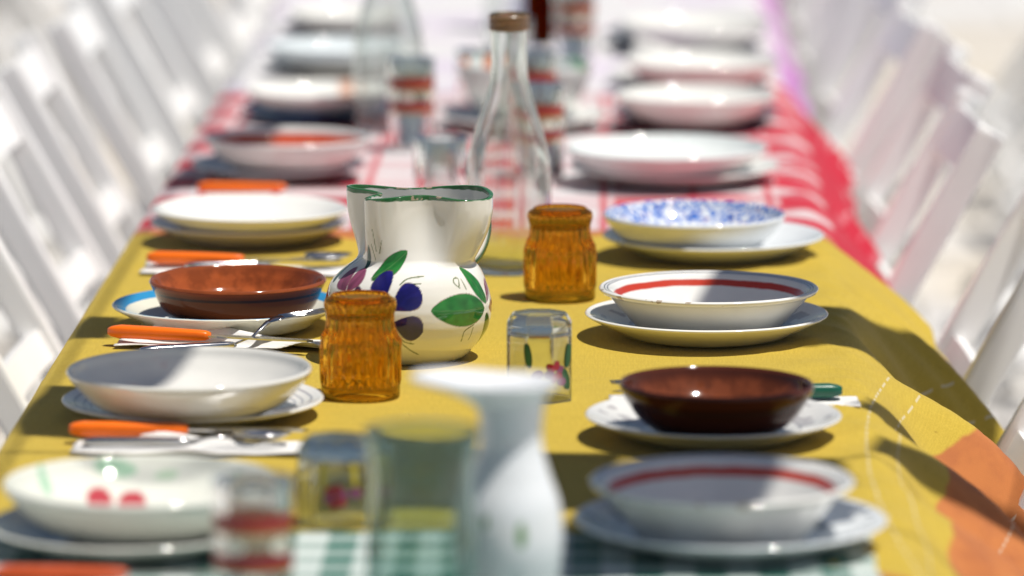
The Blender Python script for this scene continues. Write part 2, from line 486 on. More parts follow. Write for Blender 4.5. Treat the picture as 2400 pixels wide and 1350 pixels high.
chair0 = make_chair(); first = True
NUMS = ['nearest', 'second', 'third', 'fourth', 'fifth', 'sixth', 'seventh', 'eighth', 'ninth', 'tenth', 'eleventh', 'twelfth', 'thirteenth', 'fourteenth']
rc = random.Random(3)
for side in (1, -1):
    ys = [4.10 + i * .53 for i in range(13)] if side < 0 else [4.05 + i * .53 for i in range(13)]
    for i, y in enumerate(ys):
        c = chair0 if first else copy_tree(chair0); first = False
        x = (XR + .225 if side > 0 else XL - .25) + rc.uniform(-.02, .02) * side
        if side > 0 and y < 5.3: x += .07
        c.location = (x, y + rc.uniform(-.03, .03), 0); c.rotation_euler.z = (0 if side > 0 else math.pi) + rc.uniform(-.05, .05)
        where = 'right' if side > 0 else 'left'
        tag(c, 'white folding chair on the %s side of the table, %s from the camera' % (where, NUMS[i]), 'chair', 'white folding chairs drawn up along the table')

# chairs of the neighbouring tables, seen from behind
for side in (1, -1):
    for i in range(9):
        c = copy_tree(chair0); y = 7.0 + i * .52 + (.2 if side < 0 else 0)
        c.location = ((XR + .44 if side > 0 else XL - .50) + i * .03 * side + rc.uniform(-.04, .04), y + rc.uniform(-.05, .05), 0)
        c.rotation_euler.z = (math.pi if side > 0 else 0) + rc.uniform(-.12, .12)
        tag(c, 'white folding chair of the neighbouring table on the %s, %s from the camera, back turned' % ('right' if side > 0 else 'left', NUMS[i]), 'chair', 'white folding chairs of the neighbouring tables')

# ------------------------------------------------------------------ plates and bowls
def plate_prof(Rr, H, floor=.62, foot=.55, t=.0042):
    outer = spline([(foot * Rr, 0.0), (foot * Rr + .004, .0005), (floor * Rr + .006, .0035), (.80 * Rr, H * .48), (.93 * Rr, H * .80), (Rr - .0012, H - .001)], 7)
    lip = spline([(Rr - .0012, H - .001), (Rr, H + .0008), (Rr - .0018, H + .0022)], 4)
    inner = spline([(Rr - .0018, H + .0022), (.92 * Rr, H * .86 + t * .55), (.80 * Rr, H * .52 + t * .8), (floor * Rr, .0085), (floor * Rr - .012, .0062), (.2 * Rr, .006), (0, .006)], 7)
    bot = [(0, .0022), (foot * Rr - .006, .0022), (foot * Rr - .004, 0)]
    return bot + [tuple(p) for p in outer] + [tuple(p) for p in lip[1:]] + [tuple(p) for p in inner[1:]]

def bowl_prof(Rr, H, foot=.48, t=.0048, belly=.78, bulge=.35):
    f = foot * Rr
    outer = spline([(f, 0), (f + .004, .002), (belly * Rr, H * bulge), (.95 * Rr, H * .76), (Rr, H - .002)], 8)
    lip = spline([(Rr, H - .002), (Rr - t * .45, H + .001), (Rr - t, H - .002)], 4)
    inner = spline([(Rr - t, H - .002), (.95 * Rr - t, H * .76), (belly * Rr - t, H * bulge + t), (f * .8, .0085), (0, .007)], 8)
    return [(0, .003), (f - .006, .003), (f - .004, 0)] + [tuple(p) for p in outer] + [tuple(p) for p in lip[1:]] + [tuple(p) for p in inner[1:]]

def soup_prof(Rr, H, base=.64, t=.0045, rim=.010):
    """conical wall with a flat turned-out rim and a rolled edge"""
    b = base * Rr; wl = Rr - rim
    outer = spline([(b - .006, 0), (b, .003), (wl - .001, H - .010)], 8) + spline([(wl - .001, H - .010), (wl + .003, H - .0065), (Rr - .001, H - .004)], 4)[1:]
    lip = spline([(Rr - .001, H - .004), (Rr + .0006, H - .001), (Rr - .0015, H + .0008)], 4)
    inner = spline([(Rr - .0015, H + .0008), (Rr - .005, H - .0004), (wl, H - .0016), (wl - .003, H - .005)], 4)
    inner2 = spline([(wl - .003, H - .005), (b + .006, .016), (b - .006, .0078), (b * .6, .0066), (0, .0066)], 8)
    return [(0, .003), (b - .012, .003), (b - .010, 0)] + [tuple(p) for p in outer] + [tuple(p) for p in lip[1:]] + [tuple(p) for p in inner[1:]] + [tuple(p) for p in inner2[1:]]

def wobbly(seed, amp=.004):
    ph = random.Random(seed).uniform(0, 6.28)
    return lambda r, z, a: (r * (1 + amp * math.sin(2 * a + ph) * min(1, z / .02)), z * (1 + amp * 4 * math.sin(a + ph)))

def put(o, x, y, z, rz=0.0, tilt=0.0, tdir=0.0):
    o.location = (x, y, z); o.rotation_euler = (tilt * math.cos(tdir), tilt * math.sin(tdir), rz); return o

PG, BG = 'plates laid along the table', 'bowls and soup plates laid along the table'
W1, W2, W3 = (.80, .795, .76), (.78, .77, .72), (.74, .77, .79)
def leafprint(m, P, s, rad, up, col):
    n = m.noise(P, 38, 2); f = m.math('MULTIPLY', m.math('MULTIPLY', m.smooth(n, .55, .58), m.band(rad, .078, .108)), up)
    return m.mix(m.math('MULTIPLY', f, .7), col, (.35, .33, .34))
def blueprint(m, P, s, rad, up, col):
    v = m.node('ShaderNodeTexVoronoi', feature='SMOOTH_F1'); m.link(P, v.inputs['Vector']); v.inputs['Scale'].default_value = 230; v.inputs['Smoothness'].default_value = .6
    n = m.noise(P, 190, 3, .6)
    f = m.math('ADD', m.math('MULTIPLY', v.outputs['Distance'], .6), n)
    mask = m.math('MULTIPLY', m.band(rad, .079, .1005), up)
    col = m.mix(m.math('MULTIPLY', m.smooth(f, .76, .84), mask), col, (.02, .14, .55))
    col = m.mix(m.math('MULTIPLY', m.smooth(f, .99, 1.03), mask), col, (.01, .03, .22))
    return m.mix(m.math('MULTIPLY', m.smooth(m.noise(P, 260, 1), .68, .71), mask), col, (.45, .06, .08))
def darkprint(m, P, s, rad, up, col):
    n = m.noise(P, 24, 2); f = m.math('MULTIPLY', m.math('MULTIPLY', m.smooth(n, .5, .54), m.band(rad, .078, .122)), up)
    return m.mix(m.math('MULTIPLY', f, .85), col, (.04, .06, .10))
def softflower(m, P, s, rad, up, col):
    n = m.noise(P, 22, 1); f = m.math('MULTIPLY', m.smooth(n, .66, .70), up)
    return m.mix(m.math('MULTIPLY', f, .6), col, (.60, .22, .08))
def brown_glaze(name, inn, rim, out, dark):
    m = NT(name); P = m.coord(); s = m.sep(P)
    n1 = m.noise(P, 55, 4, .6); n2 = m.noise(P, 16, 3)
    nz = m.sep(m.node('ShaderNodeTexCoord').outputs['Normal'])[2]
    c_in = m.mix(m.smooth(n1, .4, .62), inn, tuple(v * .62 for v in inn))
    c_in = m.mix(m.smooth(s[2], .036, .05), c_in, rim)
    drip = m.math('ADD', s[2], m.math('MULTIPLY', m.math('SUBTRACT', n1, .5), .022))
    c_out = m.mix(m.smooth(drip, .012, .018), dark, out)
    c_out = m.mix(m.band(s[2], .0335, .0365), c_out, (.040, .018, .016))
    c_out = m.mix(m.smooth(s[2], .038, .042), c_out, rim)
    rad = m.math('SQRT', m.math('ADD', m.math('MULTIPLY', s[0], s[0]), m.math('MULTIPLY', s[1], s[1])))
    m.color(m.mix(m.smooth(nz, -.05, .05), c_out, c_in)); m.set(Roughness=.09, IOR=1.42); m.link(m.math('ADD', .16, m.math('MULTIPLY', m.smooth(nz, -.05, .05), .34)), m.b.inputs['Specular IOR Level']); m.bump(n2, .12, .003)
    return m.m

def cherry_fn(co):
    """cherries and leaves painted on the far inner wall"""
    x, y, z = co[:, 0], co[:, 1], co[:, 2]
    c = np.tile(np.array((.72, .73, .66)), (len(co), 1))
    def blob(cx, cy, rx, ry, col, rot=0.0):
        dx, dy = x - cx, y - cy; ca, sa = math.cos(rot), math.sin(rot)
        d = ((dx * ca + dy * sa) / rx) ** 2 + ((-dx * sa + dy * ca) / ry) ** 2
        f = np.clip((1.08 - d) / .16, 0, 1)[:, None]
        c[:] = c * (1 - f) + np.array(col) * f
    blob(-.041, .066, .0105, .016, (.45, .055, .07)); blob(-.014, .068, .0115, .017, (.45, .055, .07))
    blob(-.030, .099, .018, .005, (.38, .58, .42), .2); blob(-.085, .055, .005, .012, (.38, .58, .42), .3); blob(.066, .068, .010, .012, (.38, .58, .42), -.4)
    blob(.012, .099, .010, .004, (.50, .64, .48))
    return c

PL = 0.0
def setting(name_p, X, Y, r, H, mat, lab, seg=96, seed=1, dz=0.0, **k):
    o = lathe('plate', plate_prof(r, H, **k), seg, mat, warp=wobbly(seed, .0025))
    put(o, X, Y, top_at(Y) + dz, random.uniform(0, 6)); tag(o, lab, 'plate', PG); return o

# right row, near to far
setting('', .101, 3.715, .128, .022, glaze('glaze_dark_leaf', W3, pattern=darkprint), 'near right wide white plate with dark leaf print under a red banded bowl', seed=1)
setting('', .097, 4.150, .117, .021, glaze('glaze_plain_a', (.72, .72, .70), [(.078, .080, (.3, .3, .32))], pattern=leafprint), 'white plate with grey rim pattern under the dark brown bowl on the right', seed=2)
setting('', .101, 4.645, .1235, .024, glaze('glaze_grey_leaf', W1, pattern=leafprint), 'white plate with grey leaf print under the red banded bowl behind the brown one', seed=3)
setting('', .119, 5.137, .124, .023, glaze('glaze_plain_b', W3), 'plain bluish white plate under the blue patterned bowl', seed=4)
setting('', .083, 5.690, .130, .020, glaze('glaze_plain_c', W1), 'plain white plate under the wide white bowl on the red checked cloth', seed=5)
setting('', .118, 6.190, .112, .018, glaze('glaze_black', (.05, .05, .07)), 'dark plate under a white bowl on the right of the red checked cloth', seed=6)
setting('', .120, 6.600, .118, .018, glaze('glaze_plain_d', W1), 'white plate with a heap of napkin far along on the right', seed=7)
setting('', .118, 7.060, .122, .018, glaze('glaze_slate', (.11, .12, .14)), 'slate grey plate far along on the right under a white bowl', seed=8)
# left row
setting('', -.388, 3.700, .116, .020, glaze('glaze_plain_e', (.70, .69, .63)), 'near left cream plate under the cherry bowl', seed=9)
setting('', -.385, 4.240, .122, .0165, glaze('glaze_ring', (.76, .75, .72), [(.094, .0955, (.32, .32, .35)), (.101, .1025, (.32, .32, .35)), (.109, .111, (.32, .32, .35))]), 'white plate with fine grey rings under the plain white bowl on the left', seed=10)
setting('', -.389, 4.685, .1182, .025, glaze('glaze_blue_rim', (.74, .72, .60), [(.1045, .1165, (.03, .26, .52))]), 'cream plate with a bright blue rim under the terracotta bowl', seed=11, floor=.66)
setting('', -.408, 5.228, .113, .022, glaze('glaze_lilac', (.62, .56, .58), [(.085, .088, (.3, .2, .25))]), 'dusky plate under the plain white plate at the far end of the yellow cloth', seed=12)
setting('', -.410, 5.715, .108, .018, glaze('glaze_grey', (.55, .54, .55)), 'grey white plate under the bowl with an orange inner band on the left', seed=13)
setting('', -.386, 6.240, .112, .016, glaze('glaze_navy', (.02, .06, .15)), 'navy blue plate under a white bowl on the left', seed=14)
setting('', -.392, 6.720, .110, .016, glaze('glaze_plain_f', (.55, .53, .47)), 'beige plate far along on the left under a pale bowl', seed=15)
setting('', -.397, 7.150, .108, .016, glaze('glaze_brown_d', (.17, .11, .10)), 'brown plate farthest visible on the left', seed=16)

def bowl(o, X, Y, lab, cat='bowl', up=.0065, rz=None):
    put(o, X, Y, top_at(Y) + up, random.uniform(0, 6) if rz is None else rz); return tag(o, lab, cat, BG)
RB = (.50, .045, .022); LINE = (.12, .12, .15)
def redbowl(nm, r, H, rb=RB):
    def chips(m, P, s_, rad, up, col):
        f = m.math('MULTIPLY', m.smooth(m.noise(P, 75, 3), .60, .64), m.smooth(rad, r - .0018, r - .0008))
        return m.mix(m.math('MULTIPLY', f, .8), col, (.34, .25, .16))
    return lathe('bowl', soup_prof(r, H), 112, glaze(nm, W1, [(r - .0192, r - .0142, rb), (r - .0085, r - .0073, LINE), (r - .0055, r - .0043, LINE)], pattern=chips), warp=wobbly(len(nm), .002))
bowl(redbowl('glaze_red_band_near', .1075, .049), .094, 3.712, 'near right white bowl with red inner band, blurred, next to gingham cloth')
bowl(lathe('bowl', bowl_prof(.0885, .051), 112, brown_glaze('glaze_dark_brown', (.16, .042, .016), (.075, .020, .010), (.045, .013, .008), (.012, .005, .004)), warp=wobbly(5)), .099, 4.118, 'dark brown glazed bowl on a white plate on the right')
bowl(redbowl('glaze_red_band', .1107, .046), .103, 4.640, 'white bowl with red inner band and grey lines, in focus on the right')
bowl(lathe('bowl', bowl_prof(.102, .044, foot=.55, belly=.80), 112, glaze('glaze_blue_pattern', W3, pattern=blueprint), warp=wobbly(7)), .097, 5.120, 'white bowl with a blue speckled flower band on its inner rim')
bowl(lathe('bowl', bowl_prof(.124, .040, foot=.5, belly=.80), 96, glaze('glaze_white_wide', (.76, .80, .79)), warp=wobbly(8)), .072, 5.672, 'wide plain white bowl on the red checked cloth')
bowl(lathe('bowl', bowl_prof(.107, .042, foot=.5), 80, glaze('glaze_white_r5', W1), warp=wobbly(9)), .117, 6.145, 'white bowl with bright glint on a dark plate on the right')
bowl(lathe('bowl', bowl_prof(.110, .040, foot=.5), 80, glaze('glaze_white_r6', W1), warp=wobbly(10)), .132, 6.480, 'white bowl far along on the right in front of the grey plate', up=.012)
bowl(lathe('bowl', bowl_prof(.114, .042, foot=.5), 80, glaze('glaze_white_r7', W1), warp=wobbly(11)), .131, 6.960, 'white bowl on the slate grey plate far along on the right', up=.0065)
b = lathe('bowl', bowl_prof(.113, .048, foot=.46), 220, attr_glaze('glaze_cherry')); paint_attr(b, cherry_fn)
bowl(b, -.379, 3.705, 'cream bowl painted with two red cherries and green leaves', rz=0)
bowl(lathe('bowl', bowl_prof(.1133, .046, foot=.5, belly=.78, bulge=.32), 112, glaze('glaze_offwhite', (.70, .69, .65)), warp=wobbly(13)), -.385, 4.205, 'plain off white bowl on the left, half in shade')
bowl(lathe('bowl', bowl_prof(.0911, .046, foot=.55, belly=.84, bulge=.34), 112, brown_glaze('glaze_terracotta', (.36, .085, .022), (.22, .055, .018), (.13, .036, .014), (.05, .014, .008)), warp=wobbly(14)), -.378, 4.680, 'orange brown terracotta bowl on a blue rimmed plate')
bowl(lathe('plate', plate_prof(.1115, .030, floor=.6, foot=.5), 96, glaze('glaze_white_l3', W1), warp=wobbly(15)), -.406, 5.215, 'plain white plate stacked at the left end of the yellow cloth', 'plate', up=.009)
bowl(lathe('bowl', bowl_prof(.104, .047, foot=.5), 80, glaze('glaze_orange_band', (.74, .72, .70), [(.083, .0975, (.45, .07, .03))]), warp=wobbly(16)), -.396, 5.700, 'white bowl with an orange red inner band on the left')
bowl(lathe('bowl', bowl_prof(.1027, .036, foot=.5), 80, glaze('glaze_white_l5', W1, pattern=softflower), warp=wobbly(17)), -.388, 6.235, 'white bowl with pale orange flowers and a double glint on the left')
bowl(lathe('bowl', bowl_prof(.105, .036, foot=.5), 80, glaze('glaze_white_l6', (.70, .76, .78)), warp=wobbly(18)), -.392, 6.715, 'bluish white bowl far along on the left')
bowl(lathe('bowl', bowl_prof(.100, .036, foot=.5), 80, glaze('glaze_white_l7', W1), warp=wobbly(19)), -.397, 7.140, 'white bowl farthest visible on the left')
# serving bowl in the middle
def serve_pat(m, P, s, rad, up, col):
    n = m.noise(P, 17, 2); n2 = m.noise(P, 23, 1)
    wall = m.smooth(s[2], .012, .02)
    col = m.mix(m.math('MULTIPLY', m.math('MULTIPLY', m.smooth(n, .58, .62), wall), up), col, (.62, .17, .05))
    col = m.mix(m.math('MULTIPLY', m.math('MULTIPLY', m.smooth(n2, .58, .62), wall), up), col, (.20, .42, .24))
    return m.mix(m.math('MULTIPLY', m.math('MULTIPLY', m.smooth(m.noise(P, 30, 1), .62, .65), wall), up), col, (.10, .20, .45))
o = lathe('plate', plate_prof(.112, .018), 80, glaze('glaze_white_mid', W1), warp=wobbly(21)); put(o, -.112, 6.16, top_at(6.2)); tag(o, 'white plate under the painted serving bowl in the middle of the table', 'plate', PG)
o = lathe('serving_bowl', bowl_prof(.092, .078, foot=.45, belly=.8), 96, glaze('glaze_serving', (.72, .76, .74), pattern=serve_pat), warp=wobbly(22))
put(o, -.112, 6.18, top_at(6.2) + .0065, 1.0); tag(o, 'deep serving bowl painted with orange and green motifs mid table', 'bowl')

# ------------------------------------------------------------------ the painted pitcher
ZS = [0, .004, .010, .020, .030, .040, .047, .056, .065, .073, .080, .0865, .092, .097, .102, .112, .165]
RS = [.052, .0585, .064, .0728, .079, .082, .0828, .0828, .0810, .0784, .0750, .0703, .0650, .0592, .0562, .0555, .0555]
RIM = [(.083, .005), (.083, -.022), (.072, -.041), (.050, -.048), (.020, -.0350), (-.010, -.0465), (-.032, -.0455), (-.0415, -.033), (-.037, -.013), (-.0295, -.001),
       (-.040, .011), (-.056, .020), (-.0625, .034), (-.055, .048), (-.033, .053), (.0, .049), (.040, .051), (.070, .036)]
def make_pitcher():
    t = empty('pitcher', (-.197, 4.533, top_at(4.5)))
    N, M = 480, 200
    rim = np.array(spline(RIM, 40, True))
    # start the rim at angle 0 and resample evenly
    d = np.linalg.norm(np.diff(np.vstack([rim, rim[:1]]), axis=0), axis=1); L = np.concatenate([[0], np.cumsum(d)])
    tt = np.linspace(0, L[-1], N, endpoint=False); closed = np.vstack([rim, rim[:1]])
    rim = np.stack([np.interp(tt, L, closed[:, 0]), np.interp(tt, L, closed[:, 1])], -1)[::-1]
    # angles of the round body that go with the rim points (monotonic)
    a_rim = np.unwrap(np.arctan2(rim[:, 1], rim[:, 0])); a0 = a_rim[0]
    circ = a0 + np.linspace(0, 2 * math.pi, N, endpoint=False)
    ang = .75 * circ + .25 * np.maximum.accumulate(a_rim)
    zz = np.concatenate([np.linspace(0, .1, 110), np.linspace(.1, .165, M - 110 + 1)[1:]])
    rr = np.interp(zz, ZS, RS)
    k = np.array([1, 4, 6, 4, 1]) / 16.
    rr2 = rr.copy()
    for _ in range(3): rr2[2:-2] = np.convolve(rr2, k, 'valid')
    rows = []
    for z, r in zip(zz, rr2):
        t_ = min(max((z - .093) / .063, 0), 1); w = (1 - (1 - t_) ** 1.85) * float(ss(np.array(z), .088, .104))
        sh = .0055 * float(ss(np.array(z), .072, .100))
        p = np.stack([np.cos(ang) * r + sh, np.sin(ang) * r], -1) * (1 - w) + rim * w
        lean = 0.002 * np.sin(3 * ang) * w
        rows.append(np.column_stack([p, np.full(N, z) + lean]))
    V = np.vstack(rows); n = len(zz); fs = []
    for i in range(n - 1):
        fs += [(i * N + j, i * N + (j + 1) % N, (i + 1) * N + (j + 1) % N, (i + 1) * N + j) for j in range(N)]
    V = np.vstack([V, [[0, 0, .002]]]); c = len(V) - 1
    fs += [(c, (j + 1) % N, j) for j in range(N)]
    b = mesh_obj('body', V, fs, attr_glaze('pitcher_glaze', .07), t)
    S = .08
    petals = [('G', -.0421, .0872, .0019, .1133, .0100), ('D', -.0626, .0919, -.0612, .1181, .0051), ('M', -.0700, .0737, -.0920, .0910, .0105), ('M', -.0680, .0733, -.0590, .0945, .0105),
              ('B', -.0188, .0740, -.0315, .0925, .0135), ('B', -.0134, .0598, .0150, .0800, .0135), ('B', -.0120, .0474, .0170, .0385, .0130), ('B', -.0420, .052, -.060, .036, .009), ('B', -.046, .066, -.064, .062, .009),
              ('G', .0934, .0544, .0249, .0587, .0160), ('G', .1001, .0588, .0735, .0965, .0085), ('L', .0974, .0489, .1180, .0080, .0085),
              ('M', .1015, .0590, .1200, .0800, .006), ('M', .1047, .0536, .1280, .0520, .007), ('P', -.058, .070, -.0495, .0780, .0058), ('P', -.1000, .068, -.1150, .056, .008), ('D', -.105, .078, -.125, .1, .006)]
    lines = [[(-.006, .0836), (.0027, .089), (.0212, .091)], [(-.0008, .0842), (.0168, .0843)], [(-.0066, .0332), (-.0007, .0279), (.0085, .0255)], [(-.0058, .0278), (.0047, .0188), (.0149, .0133)],
             [(-.0553, .1192), (-.0479, .104)], [(-.052, .1339), (-.0463, .113)], [(-.0379, .1234), (-.0411, .111)],
             [(.0611, .0778), (.0552, .0829), (.0568, .087), (.0624, .0868), (.0606, .0797)], [(.0661, .0865), (.0693, .0759)], [(.075, .0405), (.063, .0351), (.0632, .0245)], [(.0749, .0375), (.074, .0252)], [(-.1027, .0954), (-.0903, .1047)]]
    COLR = {'G': (.022, .19, .034), 'D': (.012, .07, .05), 'L': (.06, .17, .03), 'M': (.24, .055, .12), 'P': (.05, .012, .06), 'B': (.012, .010, .13)}
    def fn(co):
        x, y, z = co[:, 0], co[:, 1], co[:, 2]
        s = np.arctan2(x, -y) * S
        c = np.tile(np.array((.80, .79, .74)), (len(co), 1))
        nz = np.array([noise.noise(Vector((a * 120, b_ * 120, 0))) for a, b_ in zip(s[::1], z[::1])])
        def blend(f, col):
            f = np.clip(f, 0, 1)[:, None]; c[:] = c * (1 - f) + col * f
        for l in lines:
            q = spline(l, 5) if len(l) > 2 else [np.array(v) for v in l]
            for p0, p1 in zip(q, q[1:]):
                dx, dz = p1 - p0; ll = dx * dx + dz * dz
                u = np.clip(((s - p0[0]) * dx + (z - p0[1]) * dz) / ll, 0, 1)
                dd = np.hypot(s - p0[0] - u * dx, z - p0[1] - u * dz)
                blend((.00085 - dd + .0004 * nz) / .0005 * .8, np.array((.10, .14, .04)))
        for kd, s0, z0, s1, z1, w in petals:
            dx, dz = s1 - s0, z1 - z0; ll = math.hypot(dx, dz); ux, uz = dx / ll, dz / ll
            u = ((s - s0) * ux + (z - z0) * uz) / ll; v = -(s - s0) * uz + (z - z0) * ux
            uc = np.clip(u, 0, 1)
            if kd in 'GDL': half = w * 1.02 * np.sin(math.pi * uc ** .9) ** .62
            else: half = w * np.clip(np.sin(math.pi * np.clip(uc, 0, 1) ** 1.55), 0, 1) ** .55
            dist = half - np.abs(v); dist = np.where((u < 0) | (u > 1), -1, dist)
            base = np.array(COLR[kd]); brush = np.sin(v / w * 7 + 2.2 * nz + s0 * 300) * .5 + np.sin(v / w * 15 + 3 * nz + u * 4) * .3
            shade = (.62 + .62 * np.clip(uc * .5 + .35 * nz + .28 * brush + .25 * np.abs(v) / w, -.2, 1.3))[:, None]
            f = np.clip(dist / .0006, 0, 1)
            outl = np.where((dist > -.0005) & (dist < .0006), 1., 0.)
            vein = np.clip((.0006 - np.abs(v)) / .0004, 0, 1) * (kd in 'GDL') * .25
            colr = base * shade; colr = colr * (1 - vein[:, None]) + np.array((.25, .35, .16)) * vein[:, None]
            blend(f, colr)
            blend(outl * np.clip(.35 + .5 * nz, 0, .7), np.array((.16, .06, .03)))
        g = np.clip((z + .0012 * nz - .1619) / .0005, 0, 1) * np.clip(.9 + .8 * nz + .5, 0, 1)
        blend(g, np.array((.018, .14, .038)))
        chip = (z > .1625) & (nz > .42)
        c[chip] = (.42, .33, .24)
        return c
    paint_attr(b, fn)
    md = b.modifiers.new('wall', 'SOLIDIFY'); md.thickness = .0042; md.offset = -1; md.use_even_offset = False
    # strap handle behind on the right
    hp = spline([(.042, .052, .144), (.052, .080, .150), (.065, .098, .140), (.0725, .104, .118), (.066, .090, .094), (.048, .060, .080)], 8)
    ww = [.0105] * len(hp)
    h = tube('handle', hp, ww, NT('tmp').m, t, seg=20, flat=.5, up=(.75, -.66, 0))
    hm = NT('handle_glaze'); a = hm.node('ShaderNodeAttribute', attribute_name='paint'); hm.color(a.outputs[0]); hm.set(Roughness=.08)
    h.data.materials[0] = hm.m
    nv = len(h.data.vertices); cc = np.ones((nv, 4)); cc[:, :3] = (.80, .79, .74)
    hv = np.array([v.co for v in h.data.vertices]); rid = np.arange(nv) // 20
    cen = np.stack([hv[rid == q].mean(0) for q in range(len(hp))])[rid]; off = hv - cen
    rdir = cen - np.array((.02, .03, .115)); rdir /= np.linalg.norm(rdir, axis=1)[:, None]
    side = np.abs(off @ np.array((.75, -.66, 0)))
    cc[(np.sum(off * rdir, 1) > .0012) & (side < .0095), :3] = (.016, .10, .03)
    at = h.data.color_attributes.new('paint', 'FLOAT_COLOR', 'POINT'); at.data.foreach_set('color', cc.ravel())
    return tag(t, 'white ceramic pitcher painted with blue flowers and green leaves, pinched green rim', 'pitcher')
make_pitcher()

# ------------------------------------------------------------------ amber tumblers (upside down)
amber = glass('amber_glass', (.97, .80, .38), 1.5, .06, .0)
va = amber.node_tree.nodes.new('ShaderNodeVolumeAbsorption'); va.inputs['Color'].default_value = (.955, .74, .04, 1); va.inputs['Density'].default_value = 36
amber.node_tree.links.new(va.outputs[0], amber.node_tree.nodes['Material Output'].inputs['Volume'])
def amber_tumbler(x, y, rot, lab):
    Z = [0, .003, .0105, .0125, .016, .035, .052, .058, .066, .0765, .083, .0885, .0930, .0958, .098]
    Rr = [.0370, .0376, .0376, .0381, .0379, .0380, .0378, .0364, .0326, .0314, .0326, .0341, .0336, .0296, .0276]
    pts = spline(list(zip(Rr, Z)), 9)
    def warp(r, z, a):
        if r < .026: return r, z
        f = min(max((z - .0125) / .004, 0), 1) * min(max((.0935 - z) / .004, 0), 1)
        ribs = abs(math.sin(a * 13 + .35 * math.sin(a * 5 + z * 90)))
        wav = .5 + .5 * math.sin(z * 420 + 2.0 * math.sin(a * 9) + 1.7 * math.sin(a * 4))
        rel = .0022 * ribs - .0013
        mid = math.exp(-((z - .056 - .004 * math.sin(a * 8)) / .008) ** 2)
        rel += .0016 * mid * (wav - .35) * math.cos(a * 17)
        top = math.exp(-((z - .090) / .0025) ** 2) * .0007 * math.cos(a * 26)
        return r + rel * f + top, z
    outer = [tuple(p) for p in pts] + [(.0268, .0976), (.0262, .0962), (.020, .0955), (0, .0952)]
    inner = [(0, .0835), (.018, .083), (.0262, .080), (.0268, .074), (.0282, .066), (.0318, .057), (.0335, .050), (.0345, .026), (.0352, .004), (.0362, .0004)]
    prof = inner + outer
    vs = prof
    o = lathe('tumbler', vs, 208, amber, warp=lambda r, z, a: warp(r, z, a) if r > .0305 and (r, z) not in inner else (r, z))
    o.location = (x, y, top_at(y) + .0004); o.rotation_euler.z = rot
    return tag(o, lab, 'glass', 'amber pressed glass tumblers standing upside down')
amber_tumbler(-.234, 4.335, .4, 'amber ribbed glass tumbler upside down in front of the painted pitcher')
amber_tumbler(-.050, 4.861, 1.3, 'amber ribbed glass tumbler upside down right of the pitcher by the carafe')

# ------------------------------------------------------------------ octagonal glasses with painted flowers (upside down)
def flower_paint(zc, fl, seed):
    def f(m):
        P = m.coord(); s = m.sep(P)
        an = m.math('ARCTAN2', s[0], m.math('MULTIPLY', s[1], -1.0)); sx = m.math('MULTIPLY', an, .03)
        fac = None; col = None
        rad = m.math('SQRT', m.math('ADD', m.math('MULTIPLY', s[0], s[0]), m.math('MULTIPLY', s[1], s[1])))
        outer = m.smooth(rad, .0262, .0268)
        for (cx, cz, rx, rz, rot, c) in fl:
            dx = m.math('SUBTRACT', sx, cx); dz = m.math('SUBTRACT', s[2], cz)
            ca, sa = math.cos(rot), math.sin(rot)
            a = m.math('DIVIDE', m.math('ADD', m.math('MULTIPLY', dx, ca), m.math('MULTIPLY', dz, sa)), rx)
            b = m.math('DIVIDE', m.math('SUBTRACT', m.math('MULTIPLY', dz, ca), m.math('MULTIPLY', dx, sa)), rz)
            d = m.math('ADD', m.math('MULTIPLY', a, a), m.math('MULTIPLY', b, b))
            k = m.math('SUBTRACT', 1.0, m.smooth(d, .85, 1.1))
            col = m.mix(k, col if col is not None else c, c); fac = k if fac is None else m.math('MAXIMUM', fac, k)
        return m.math('MULTIPLY', fac, outer), col
    return f
RED, LIL, GRN = (.32, .006, .02), (.22, .05, .14), (.02, .10, .03)
def posy(cx, cz, s=1.0):
    out = []
    for i in range(6):
        a = i * math.pi / 3 + .3
        out.append((cx + .0062 * s * math.cos(a), cz + .0062 * s * math.sin(a), .0046 * s, .0036 * s, a, RED if i % 3 else LIL))
    return out
def octo(x, y, rot, H, r, mat, lab, rest=None):
    prof_o = [(r, 0), (r, H - .010), (r - .0055, H - .0015), (r - .008, H)]
    vs_in = [(0, H - .017), (r - .0055, H - .017), (r - .0042, H - .020), (r - .0026, 0)]
    pr = vs_in + prof_o + [(0, H - .0006)]
    o = lathe('tumbler', pr, 8, mat, smooth=False)
    bv = o.modifiers.new('bevel', 'BEVEL'); bv.width = .0011; bv.segments = 2; bv.limit_method = 'ANGLE'; bv.angle_limit = R(20)
    o.location = (x, y, top_at(y) + .0004); o.rotation_euler.z = rot
    return tag(o, lab, 'glass', 'octagonal clear glasses with painted flowers')
fl1 = posy(.004, .030) + [(-.013, .028, .006, .004, .3, LIL), (-.016, .020, .006, .003, .8, GRN), (.017, .022, .004, .011, .25, GRN), (.020, .044, .003, .012, -.15, GRN), (-.022, .046, .003, .012, .15, GRN), (.012, .020, .005, .004, 0, LIL)]
octo(-.064, 4.326, R(22.5), .083, .0332, glass('clear_glass_painted', (.95, .965, .965), 1.5, .10, paint=flower_paint(0, fl1, 1)), 'clear octagonal glass painted with a red flower, upside down before the red banded bowl')
fl2 = posy(-.004, .028) + [(.014, .030, .006, .004, 0, LIL), (.012, .046, .003, .011, .1, (.5, .4, .05)), (-.014, .046, .003, .011, -.1, (.5, .4, .05))]
octo(-.226, 3.80, R(10), .074, .0325, glass('clear_glass_painted_near', (.93, .955, .955), 1.5, .1, paint=flower_paint(0, fl2, 2)), 'blurred clear glass with dark flower print near the green glass carafe')

